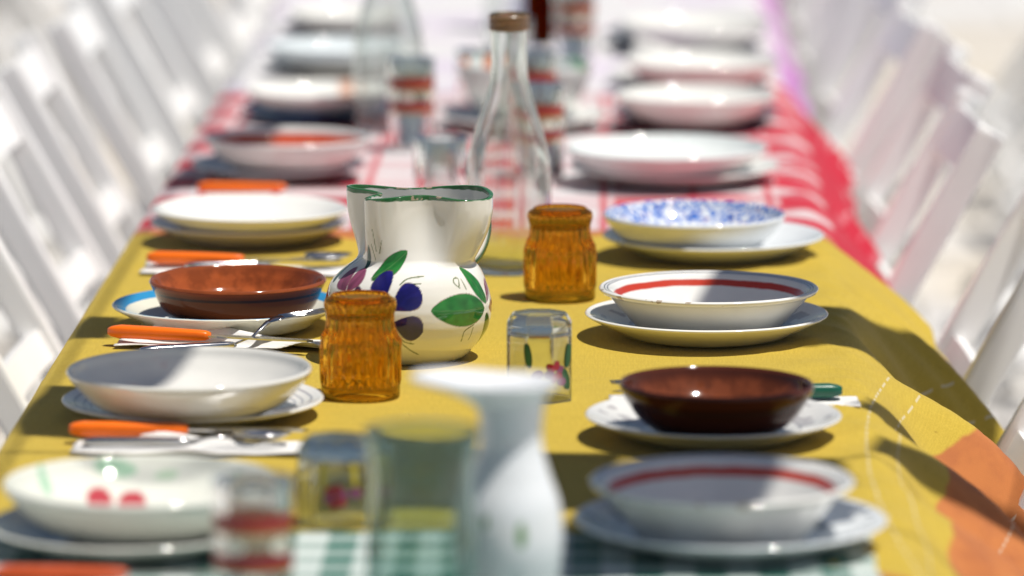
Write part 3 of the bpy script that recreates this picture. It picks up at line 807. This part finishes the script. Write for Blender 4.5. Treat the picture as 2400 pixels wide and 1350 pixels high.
# ------------------------------------------------------------------ striped tumblers
def stripe_paint(m):
    P = m.coord(); z = m.sep(P)[2]; s = m.sep(P)
    an = m.math('ARCTAN2', s[0], s[1])
    rad = m.math('SQRT', m.math('ADD', m.math('MULTIPLY', s[0], s[0]), m.math('MULTIPLY', s[1], s[1])))
    outer = m.smooth(rad, .0292, .0295)
    red = m.math('MAXIMUM', m.band(z, .0832, .0942), m.band(z, .0537, .0645))
    gold = m.math('MAXIMUM', m.band(z, .0800, .0835), m.math('MAXIMUM', m.band(z, .0505, .0540), m.band(z, .0944, .0958)))
    ov = m.math('ADD', m.math('POWER', m.math('MULTIPLY', m.math('SINE', m.math('MULTIPLY', an, 2.5)), 1.35), 2.0), m.math('POWER', m.math('DIVIDE', m.math('SUBTRACT', z, .071), .0062), 2.0))
    oval = m.math('SUBTRACT', 1.0, m.smooth(ov, .8, 1.0))
    mid = m.math('MULTIPLY', m.band(z, .0625, .0795), .3)
    f = m.math('MAXIMUM', m.math('MAXIMUM', red, gold), m.math('MAXIMUM', oval, mid))
    c = m.mix(red, m.mix(gold, m.mix(oval, (.30, .25, .10), (.75, .72, .62)), (.50, .26, .05)), (.28, .004, .020))
    return m.math('MULTIPLY', f, outer), c
striped = glass('striped_glass', (.95, .965, .96), 1.5, .15, paint=stripe_paint)
def stripe_tumbler(x, y, rot, lab):
    pr = [(0, .006), (.022, .006), (.0272, .009), (.0283, .112), (.0290, .1186), (.0304, .119), (.0308, .1175), (.0302, .06), (.0298, .008), (.0285, .001), (.024, 0), (0, .001)]
    o = lathe('tumbler', pr, 64, striped); o.location = (x, y, top_at(y) + .0004); o.rotation_euler.z = rot
    return tag(o, lab, 'glass', 'tall tumblers with red and gold bands')
stripe_tumbler(-.266, 3.42, .2, 'nearest red and gold striped tumbler, blurred before the cherry bowl')
stripe_tumbler(-.254, 5.955, .5, 'red and gold striped tumbler left of the clear carafe')
stripe_tumbler(-.084, 5.700, 1.0, 'red and gold striped tumbler half behind the clear carafe on its right')
stripe_tumbler(-.097, 6.02, 1.8, 'striped tumbler seen above another beside the carafe neck')
stripe_tumbler(-.049, 6.79, .9, 'striped tumbler far back beside the brown bottle')

# ------------------------------------------------------------------ carafes, jugs, bottles
clear = glass('clear_glass', (.955, .97, .96), 1.48, .10)
def carafe(x, y, k, lab):
    t = empty('carafe', (x, y, top_at(y) + .0004)); t.scale = (k, k, k)
    outer = spline([(.040, 0), (.0455, .003), (.0465, .03), (.0468, .095), (.0445, .125), (.0360, .160), (.0265, .190), (.0212, .212), (.0195, .235), (.0205, .266)], 9)
    inner = spline([(.0182, .266), (.0172, .235), (.0188, .212), (.0240, .190), (.0335, .160), (.0420, .125), (.0442, .095), (.0438, .03), (.041, .009), (.02, .006), (0, .0058)], 9)
    prof = [(0, .001)] + [tuple(p) for p in outer] + [(.0207, .2825), (.0203, .2840), (.0188, .2840), (.0183, .2825)] + [tuple(p) for p in inner]
    lathe('glass_body', prof, 96, clear, t)
    m = NT('worn_band'); m.color((.40, .24, .13)); m.set(Roughness=.25, Transmission_Weight=.55)
    ring = []
    for z0 in (.2685, .2745, .2800):
        ring += [(.0210, z0 - .0026), (.0226, z0 - .0010), (.0226, z0 + .0010), (.0210, z0 + .0026)]
    vs = []; fs = []; n = len(ring); seg = 64
    prof2 = ring + [(.0208, .2828), (.0208, .2655)]; n = len(prof2)
    for r, z in prof2:
        for kk in range(seg): a = 2 * math.pi * kk / seg; vs.append((r * math.cos(a), r * math.sin(a), z + .0006 * math.sin(a)))
    for i in range(n):
        for kk in range(seg): fs.append((i * seg + kk, i * seg + (kk + 1) % seg, ((i + 1) % n) * seg + (kk + 1) % seg, ((i + 1) % n) * seg + kk))
    mesh_obj('neck_thread', vs, fs, m.m, t)
    return tag(t, lab, 'carafe', 'clear glass carafes')
carafe(-.108, 5.035, 1.0, 'clear glass carafe with brownish threaded neck behind the painted pitcher')
carafe(-.292, 6.13, 1.0, 'blurred clear carafe on the left behind the striped tumbler')
pr = [(0, .005), (.026, .005), (.0285, .012), (.0305, .076), (.0315, .079), (.033, .079), (.0335, .0775), (.0318, .01), (.029, .0008), (0, .0008)]
o = lathe('tumbler', pr, 48, clear); o.location = (-.200, 5.515, top_at(5.5) + .0004); tag(o, 'small plain clear tumbler just behind the painted pitcher', 'glass')

for gx, gy, gl in ((-.176, 6.36, 'small clear tumbler left of the painted serving bowl'), (-.145, 6.72, 'small clear tumbler behind the painted serving bowl')):
    o = lathe('tumbler', pr, 48, clear); o.location = (gx, gy, top_at(gy) + .0004); tag(o, gl, 'glass')
carafe(-.150, 7.25, .95, 'farthest clear carafe at the top of the picture beside the brown bottle')
grn = glass('pale_green_glass', (.80, .865, .85), 1.5, .04)
def green_jug():
    t = empty('glass_carafe', (-.139, 3.425, top_at(3.3) + .0004)); t.scale = (.84, .84, .80)
    outer = spline([(.040, 0), (.046, .004), (.050, .04), (.0495, .10), (.046, .140), (.0475, .170), (.052, .1925)], 8)
    inner = spline([(.0495, .1925), (.0448, .170), (.0432, .140), (.0465, .10), (.047, .04), (.043, .010), (0, .008)], 8)
    lathe('glass_body', [(0, .001)] + [tuple(p) for p in outer] + [(.0517, .1942), (.0503, .1945)] + [tuple(p) for p in inner], 80, grn, t)
    return tag(t, 'blurred pale green wide glass carafe at the near end of the table', 'carafe')
green_jug()

def white_jug():
    """narrow waisted jug with a long beak to the left and a handle behind"""
    t = empty('jug', (-.0735, 3.495, top_at(3.4)))
    outer = spline([(.029, 0), (.031, .004), (.036, .025), (.0405, .052), (.0385, .082), (.030, .108), (.0240, .130), (.0245, .150), (.0275, .167), (.0375, .1775)], 9)
    inner = spline([(.0355, .1795), (.0255, .169), (.0220, .151), (.0212, .130), (.0265, .108), (.035, .082), (.037, .052), (.033, .025), (.027, .009), (0, .007)], 9)
    def beak(r, z, a):
        w = float(ss(np.array(z), .156, .178)); k = max(0., -math.cos(a)) ** 2.2
        return r * (1 + 1.05 * w * k), z + .004 * w * k
    b = lathe('body', [(0, .002), (.024, .002)] + [tuple(p) for p in outer] + [(.0372, .1800), (.0364, .1803)] + [tuple(p) for p in inner], 120, attr_glaze('white_jug_glaze', .1), t, warp=beak)
    def fn(co):
        c = np.tile(np.array((.79, .81, .84)), (len(co), 1))
        a = np.arctan2(co[:, 0], -co[:, 1]) * .04; z = co[:, 2]
        for cx, cz, rx, rz in ((.009, .066, .0038, .0105), (-.02, .075, .003, .006), (-.04, .06, .006, .01)):
            f = np.clip((1.1 - ((a - cx) / rx) ** 2 - ((z - cz) / rz) ** 2) / .3, 0, 1)[:, None]
            c[:] = c * (1 - f) + np.array((.10, .26, .06)) * f
        return c
    paint_attr(b, fn)
    hm = NT('white_jug_handle'); hm.color((.79, .81, .84)); hm.set(Roughness=.06)
    tube('handle', spline([(-.004, .030, .170), (-.010, .056, .168), (-.012, .068, .140), (-.010, .060, .105), (-.006, .034, .085)], 8), .006, hm.m, t, seg=14, flat=.7, up=(1, 0, 0))
    return tag(t, 'blurred white ceramic jug with long beaked rim and small green leaf, near end', 'jug')
white_jug()

def brown_bottle():
    t = empty('bottle', (-.094, 7.06, top_at(7.0)))
    bm_ = glass('brown_glass', (.42, .12, .015), 1.5, .3)
    outer = spline([(.030, 0), (.0345, .004), (.035, .05), (.0345, .10), (.030, .125), (.016, .155), (.0135, .175), (.0135, .215)], 8)
    inner = spline([(.0105, .215), (.0105, .175), (.013, .155), (.027, .125), (.0315, .10), (.032, .05), (.030, .006), (0, .005)], 8)
    lathe('glass_body', [(0, .001)] + [tuple(p) for p in outer] + [tuple(p) for p in inner], 56, bm_, t)
    dk = NT('dark_label'); dk.color((.012, .016, .03)); dk.set(Roughness=.4)
    lathe('shoulder_foil', [(.0352, .098), (.0305, .127), (.0165, .158), (.0145, .176), (.0145, .222), (0, .224)], 48, dk.m, t)
    return tag(t, 'brown glass bottle with dark foil shoulder at the far end', 'bottle')
brown_bottle()

# ------------------------------------------------------------------ napkins and cutlery
paper = NT('paper_napkin'); puv = paper.coord('UV'); pn = paper.noise(puv, 140, 2)
paper.color(paper.mix(pn, (.82, .81, .79), (.74, .73, .70))); paper.set(Roughness=.9)
us = paper.sep(puv)
edge = paper.math('MINIMUM', paper.math('MINIMUM', us[0], paper.math('SUBTRACT', 1.0, us[0])), paper.math('MINIMUM', us[1], paper.math('SUBTRACT', 1.0, us[1])))
emb = paper.math('MULTIPLY', paper.math('SINE', paper.math('MULTIPLY', paper.math('ADD', us[0], us[1]), 260.)), paper.math('SUBTRACT', 1.0, paper.smooth(edge, .05, .09)))
paper.bump(paper.math('ADD', emb, pn), .5, .0008)
paper = paper.m
def napkin(x, y, rz, lx, ly, lab, seed, flap=0.0, flap_at=.55, rise=.0, z0=None):
    """folded paper napkin with soft creases; flap lifts one corner over"""
    nx, ny = 46, 30; vs = []; fs = []; uvs = []
    for j in range(ny):
        for i in range(nx):
            u, v = i / (nx - 1), j / (ny - 1)
            X = (u - .5) * lx; Y = (v - .5) * ly + .0025 * math.sin(u * 17 + seed)
            w = noise.noise(Vector((u * 3.2 + seed * 5, v * 2.6, seed))) * .004 + noise.noise(Vector((u * 8 + seed, v * 6, 2))) * .0016
            e = max(abs(u - .5), abs(v - .5)) * 2
            Z = .0022 + max(w, -.0012) * (.35 + .9 * max(0, e - .5)) + rise * max(0, (u - .75) / .25) ** 1.5
            if flap:
                d = (u - flap_at) * 1.4 + (v - .5) * .9
                Z += flap * math.exp(-(d / .11) ** 2) * (.35 + .65 * v)
            vs.append((X, Y, max(Z, .0008))); uvs.append((u, v))
    for j in range(ny - 1):
        for i in range(nx - 1):
            a = j * nx + i; fs.append((a, a + 1, a + nx + 1, a + nx))
    o = mesh_obj('napkin', vs, fs, paper)
    uv = o.data.uv_layers.new(name='UVMap')
    for l in o.data.loops: uv.data[l.index].uv = uvs[l.vertex_index]
    md = o.modifiers.new('thick', 'SOLIDIFY'); md.thickness = .0006; md.offset = 1
    o.location = (x, y, z0 if z0 is not None else top_at(y) + .0006); o.rotation_euler.z = rz
    return tag(o, lab, 'napkin', 'white paper napkins under the cutlery')
steel = NT('cutlery_steel'); sn = steel.noise(steel.coord(), 60, 3); steel.color((.62, .62, .63)); steel.set(Metallic=1.0); steel.link(steel.math('ADD', .14, steel.math('MULTIPLY', sn, .12)), steel.b.inputs['Roughness']); steel = steel.m
def plastic(nm, c):
    m = NT(nm); n = m.noise(m.coord(), 90, 2); m.color(m.mix(n, c, tuple(v * .9 for v in c))); m.set(Roughness=.32); return m.m
orange = plastic('orange_plastic', (.95, .17, .004)); greenp = plastic('dark_green_plastic', (.006, .10, .06))
def handle_mesh(name, L, w, h, mat, parent):
    """flattened handle with a chamfered butt, tapering toward the blade, along +x from 0"""
    st = [(0, .55, .55), (.004, .8, .8), (.012, 1, 1), (L * .5, .98, .95), (L * .9, .85, .8), (L - .004, .72, .72), (L, .5, .5)]
    vs, fs = [], []; seg = 16
    for x, a, b in st:
        for k in range(seg):
            t = 2 * math.pi * k / seg; cx, cy = math.cos(t), math.sin(t)
            vs.append((x, math.copysign(abs(cx) ** .6, cx) * w * a, math.copysign(abs(cy) ** .6, cy) * h * b))
    n = len(st)
    for i in range(n - 1):
        for k in range(seg):
            k2 = (k + 1) % seg; fs.append((i * seg + k, i * seg + k2, (i + 1) * seg + k2, (i + 1) * seg + k))
    fs += [tuple(range(seg))[::-1], tuple((n - 1) * seg + k for k in range(seg))]
    return mesh_obj(name, vs, fs, mat, parent)
def knife(x, y, rz, z, mat, lab, grp):
    t = empty('knife', (x, y, z), rz)
    handle_mesh('handle', .108, .0085, .0066, mat, t)
    pr = [(.106, .004), (.118, .0062), (.17, .0072), (.205, .006), (.217, .001), (.212, -.004), (.17, -.0066), (.118, -.006), (.106, -.004)]
    n = len(pr); vs = [(a, b, .0008) for a, b in pr] + [(a, b, -.0008) for a, b in pr]
    fs = [tuple(range(n)), tuple(range(2 * n - 1, n - 1, -1))] + [(i, n + i, n + (i + 1) % n, (i + 1) % n) for i in range(n)]
    mesh_obj('blade', vs, fs, steel, t, smooth=False)
    return tag(t, lab, 'knife', grp)
def fork(x, y, rz, z, mat, lab, lift=.0):
    t = empty('fork', (x, y, z), rz)
    handle_mesh('handle', .100, .007, .0045, mat, t)
    sh = lambda u: .002 + .011 * math.sin(u * 2.6) + lift * u
    tube('neck', [(.097, 0, .0), (.118, 0, sh(.2) * .6), (.135, 0, sh(.45))], [.0022, .0024, .005], steel, t, seg=10, flat=.5)
    tube('head', [(.133, 0, sh(.43)), (.142, 0, sh(.55)), (.150, 0, sh(.66))], [.005, .0100, .0105], steel, t, seg=14, flat=.14)
    for k in (-1.5, -.5, .5, 1.5):
        tube('tine', [(.149, k * .0056, sh(.64)), (.165, k * .0057, sh(.85)), (.184, k * .0057, sh(1.05) + .002), (.198, k * .0055, sh(1.15) + .005)], [.0015, .0013, .0011, .0005], steel, t, seg=8)
    return tag(t, lab, 'fork', 'steel forks beside the plates')
def spoon(x, y, rz, z, mat, lab):
    t = empty('spoon', (x, y, z), rz)
    handle_mesh('handle', .095, .007, .0045, mat, t)
    tube('neck', [(.092, 0, 0), (.115, 0, .004), (.138, 0, .004)], [.002, .0024, .004], steel, t, seg=10, flat=.5)
    vs, fs = [], []; nr, ns = 8, 28
    for i in range(nr + 1):
        f = i / nr
        for k in range(ns):
            a = 2 * math.pi * k / ns; ex = .027 * f * math.cos(a); ey = (.0185 - .0035 * math.cos(a)) * f * math.sin(a)
            vs.append((.160 + ex, ey, .0075 - .0075 * (1 - f * f)))
    for i in range(nr):
        for k in range(ns):
            k2 = (k + 1) % ns; fs.append((i * ns + k, i * ns + k2, (i + 1) * ns + k2, (i + 1) * ns + k))
    o = mesh_obj('spoon_bowl', vs, fs, steel, t); md = o.modifiers.new('thick', 'SOLIDIFY'); md.thickness = .001
    return tag(t, lab, 'spoon', 'steel spoons beside the plates')

KG = 'orange handled knives along the left side'
# between the white bowl and the terracotta bowl
napkin(-.372, 4.588, -.10, .24, .066, 'white paper napkin under the knife before the blue rimmed plate', 1, flap=.020, flap_at=.50)
knife(-.501, 4.592, -.28, .7545, orange, 'orange handled knife lying before the blue rimmed plate', KG)
fork(-.462, 4.520, .42, .7480, steel, 'fork with raised tines left of the front amber tumbler', lift=.018)
# before the white bowl
napkin(-.362, 4.085, -.03, .235, .055, 'crumpled white napkin in front of the ringed white plate', 2, flap=.010, flap_at=.62)
knife(-.486, 4.118, -.02, .7535, orange, 'orange handled knife in front of the ringed white plate', KG)
spoon(-.470, 4.088, .03, .7480, steel, 'spoon on the napkin in front of the ringed white plate')
# behind the terracotta bowl
napkin(-.385, 5.020, -.04, .25, .065, 'white napkin behind the terracotta bowl', 3, flap=.012, flap_at=.4)
knife(-.506, 5.035, -.12, .7540, orange, 'orange handled knife half hidden behind the terracotta bowl', KG)
spoon(-.462, 5.005, .25, .7490, steel, 'spoon behind the terracotta bowl beside the pitcher')
knife(-.485, 3.565, 0, .7525, plastic('red_orange_plastic', (.62, .085, .015)), 'blurred red orange knife handle at the near left corner', KG)
knife(-.497, 5.560, -.02, .7500, orange, 'orange handled knife on the red checked cloth', KG)
# right side
napkin(.120, 4.300, .02, .235, .060, 'white napkin behind the dark brown bowl', 5, flap=.004)
kn = knife(.222, 4.312, math.pi + .05, .7520, greenp, 'dark green handled knife behind the dark brown bowl', 'cutlery on the right side')
fork(.200, 4.345, math.pi + .12, .7480, greenp, 'fork whose tip shows left of the dark brown bowl')
napkin(.10, 6.62, .3, .14, .10, 'white napkin heaped on a far plate on the right', 6, flap=.05, flap_at=.5, z0=top_at(6.6) + .010)

# ------------------------------------------------------------------ bunting overhead: unseen flags, added only to cast the soft shade patches
def shade_bunting():
    H = 1.75
    fm = NT('bunting_cotton'); n = fm.noise(fm.coord(), 6, 3); fm.color(fm.mix(n, (.55, .12, .10), (.45, .09, .08))); fm.set(Roughness=.9); fm = fm.m
    cm = NT('bunting_cord'); cm.color((.6, .55, .45)); cm.set(Roughness=.9); cm = cm.m
    off = SUN * (H / SUN.z)
    def P(x, y, dz=0.0): return (x + off.x, y * KY + off.y, .75 + H + dz)
    def flag(q, parent):
        """q: four corners of the flag where its shade falls"""
        if len(q) == 6:
            flag([q[0], q[1], q[4], q[5]], parent); q = [q[1], q[2], q[3], q[4]]
        nx, ny = 9, 7; vs = []; fs = []
        for j in range(ny):
            for i in range(nx):
                u, v = i / (nx - 1), j / (ny - 1)
                x = (q[0][0] * (1 - u) + q[1][0] * u) * (1 - v) + (q[3][0] * (1 - u) + q[2][0] * u) * v
                y = (q[0][1] * (1 - u) + q[1][1] * u) * (1 - v) + (q[3][1] * (1 - u) + q[2][1] * u) * v
                vs.append(P(x + .006 * math.sin(y * 25), y + .008 * math.sin(x * 22), .02 * math.sin(y * 19 + x * 20)))
        for j in range(ny - 1):
            for i in range(nx - 1):
                a = j * nx + i; fs.append((a, a + 1, a + nx + 1, a + nx))
        o = mesh_obj('flag', vs, fs, fm, parent); md = o.modifiers.new('thick', 'SOLIDIFY'); md.thickness = .001
    sets = [('the right chairs', [(.44, 2.6), (.44, 7.4)], [[(.06, 4.55), (.27, 4.62), (.46, 4.70), (.46, 4.97), (.24, 4.83), (.10, 4.74)], [(.22, 4.29), (.46, 4.33), (.46, 4.40), (.25, 4.36)], [(.24, 4.10), (.46, 4.15), (.46, 4.26), (.26, 4.17)]]),
            ('the middle of the table', [(-.9, 4.09), (.9, 4.04)], [[(-.27, 3.84), (.01, 3.86), (.02, 4.08), (-.25, 4.12)], [(.04, 3.93), (.22, 3.96), (.20, 4.07), (.04, 4.09)]]),
            ('the left chairs', [(-.53, 2.6), (-.53, 7.4)], [[(-.54, 4.15), (-.460, 4.12), (-.400, 4.36), (-.54, 4.38)], [(-.54, 5.60), (-.44, 5.62), (-.42, 5.82), (-.54, 5.80)], [(-.54, 4.62), (-.50, 4.62), (-.50, 4.74), (-.54, 4.75)]]),
            ('the near end of the table', [(-.9, 3.80), (.9, 3.78)], [[(-.05, 3.60), (.10, 3.60), (.13, 3.86), (-.03, 3.84)]])]
    for where, cord, flags in sets:
        t = empty('shade_bunting', P(*cord[0]))
        a, b = Vector(P(*cord[0])), Vector(P(*cord[1]))
        tube('cord', [a.lerp(b, k / 12) - Vector((0, 0, .0)) - a for k in range(13)], .003, cm, t, seg=6)
        for q in flags: flag(q, t)
        for ch in t.children:
            if ch.name.startswith('flag'): ch.location = -a
        tag(t, 'unseen string of red cloth flags, added to cast shade, high above ' + where, 'shade_bunting', 'bunting added over the table to cast shade')
shade_bunting()

# lay everything out at its real distance along the table
for o in list(COL.objects):
    if o.parent is None and 'label' in o and o.name.split('.')[0] not in ('tablecloth', 'shade_bunting', 'dining_table'):
        o.location.y *= KY
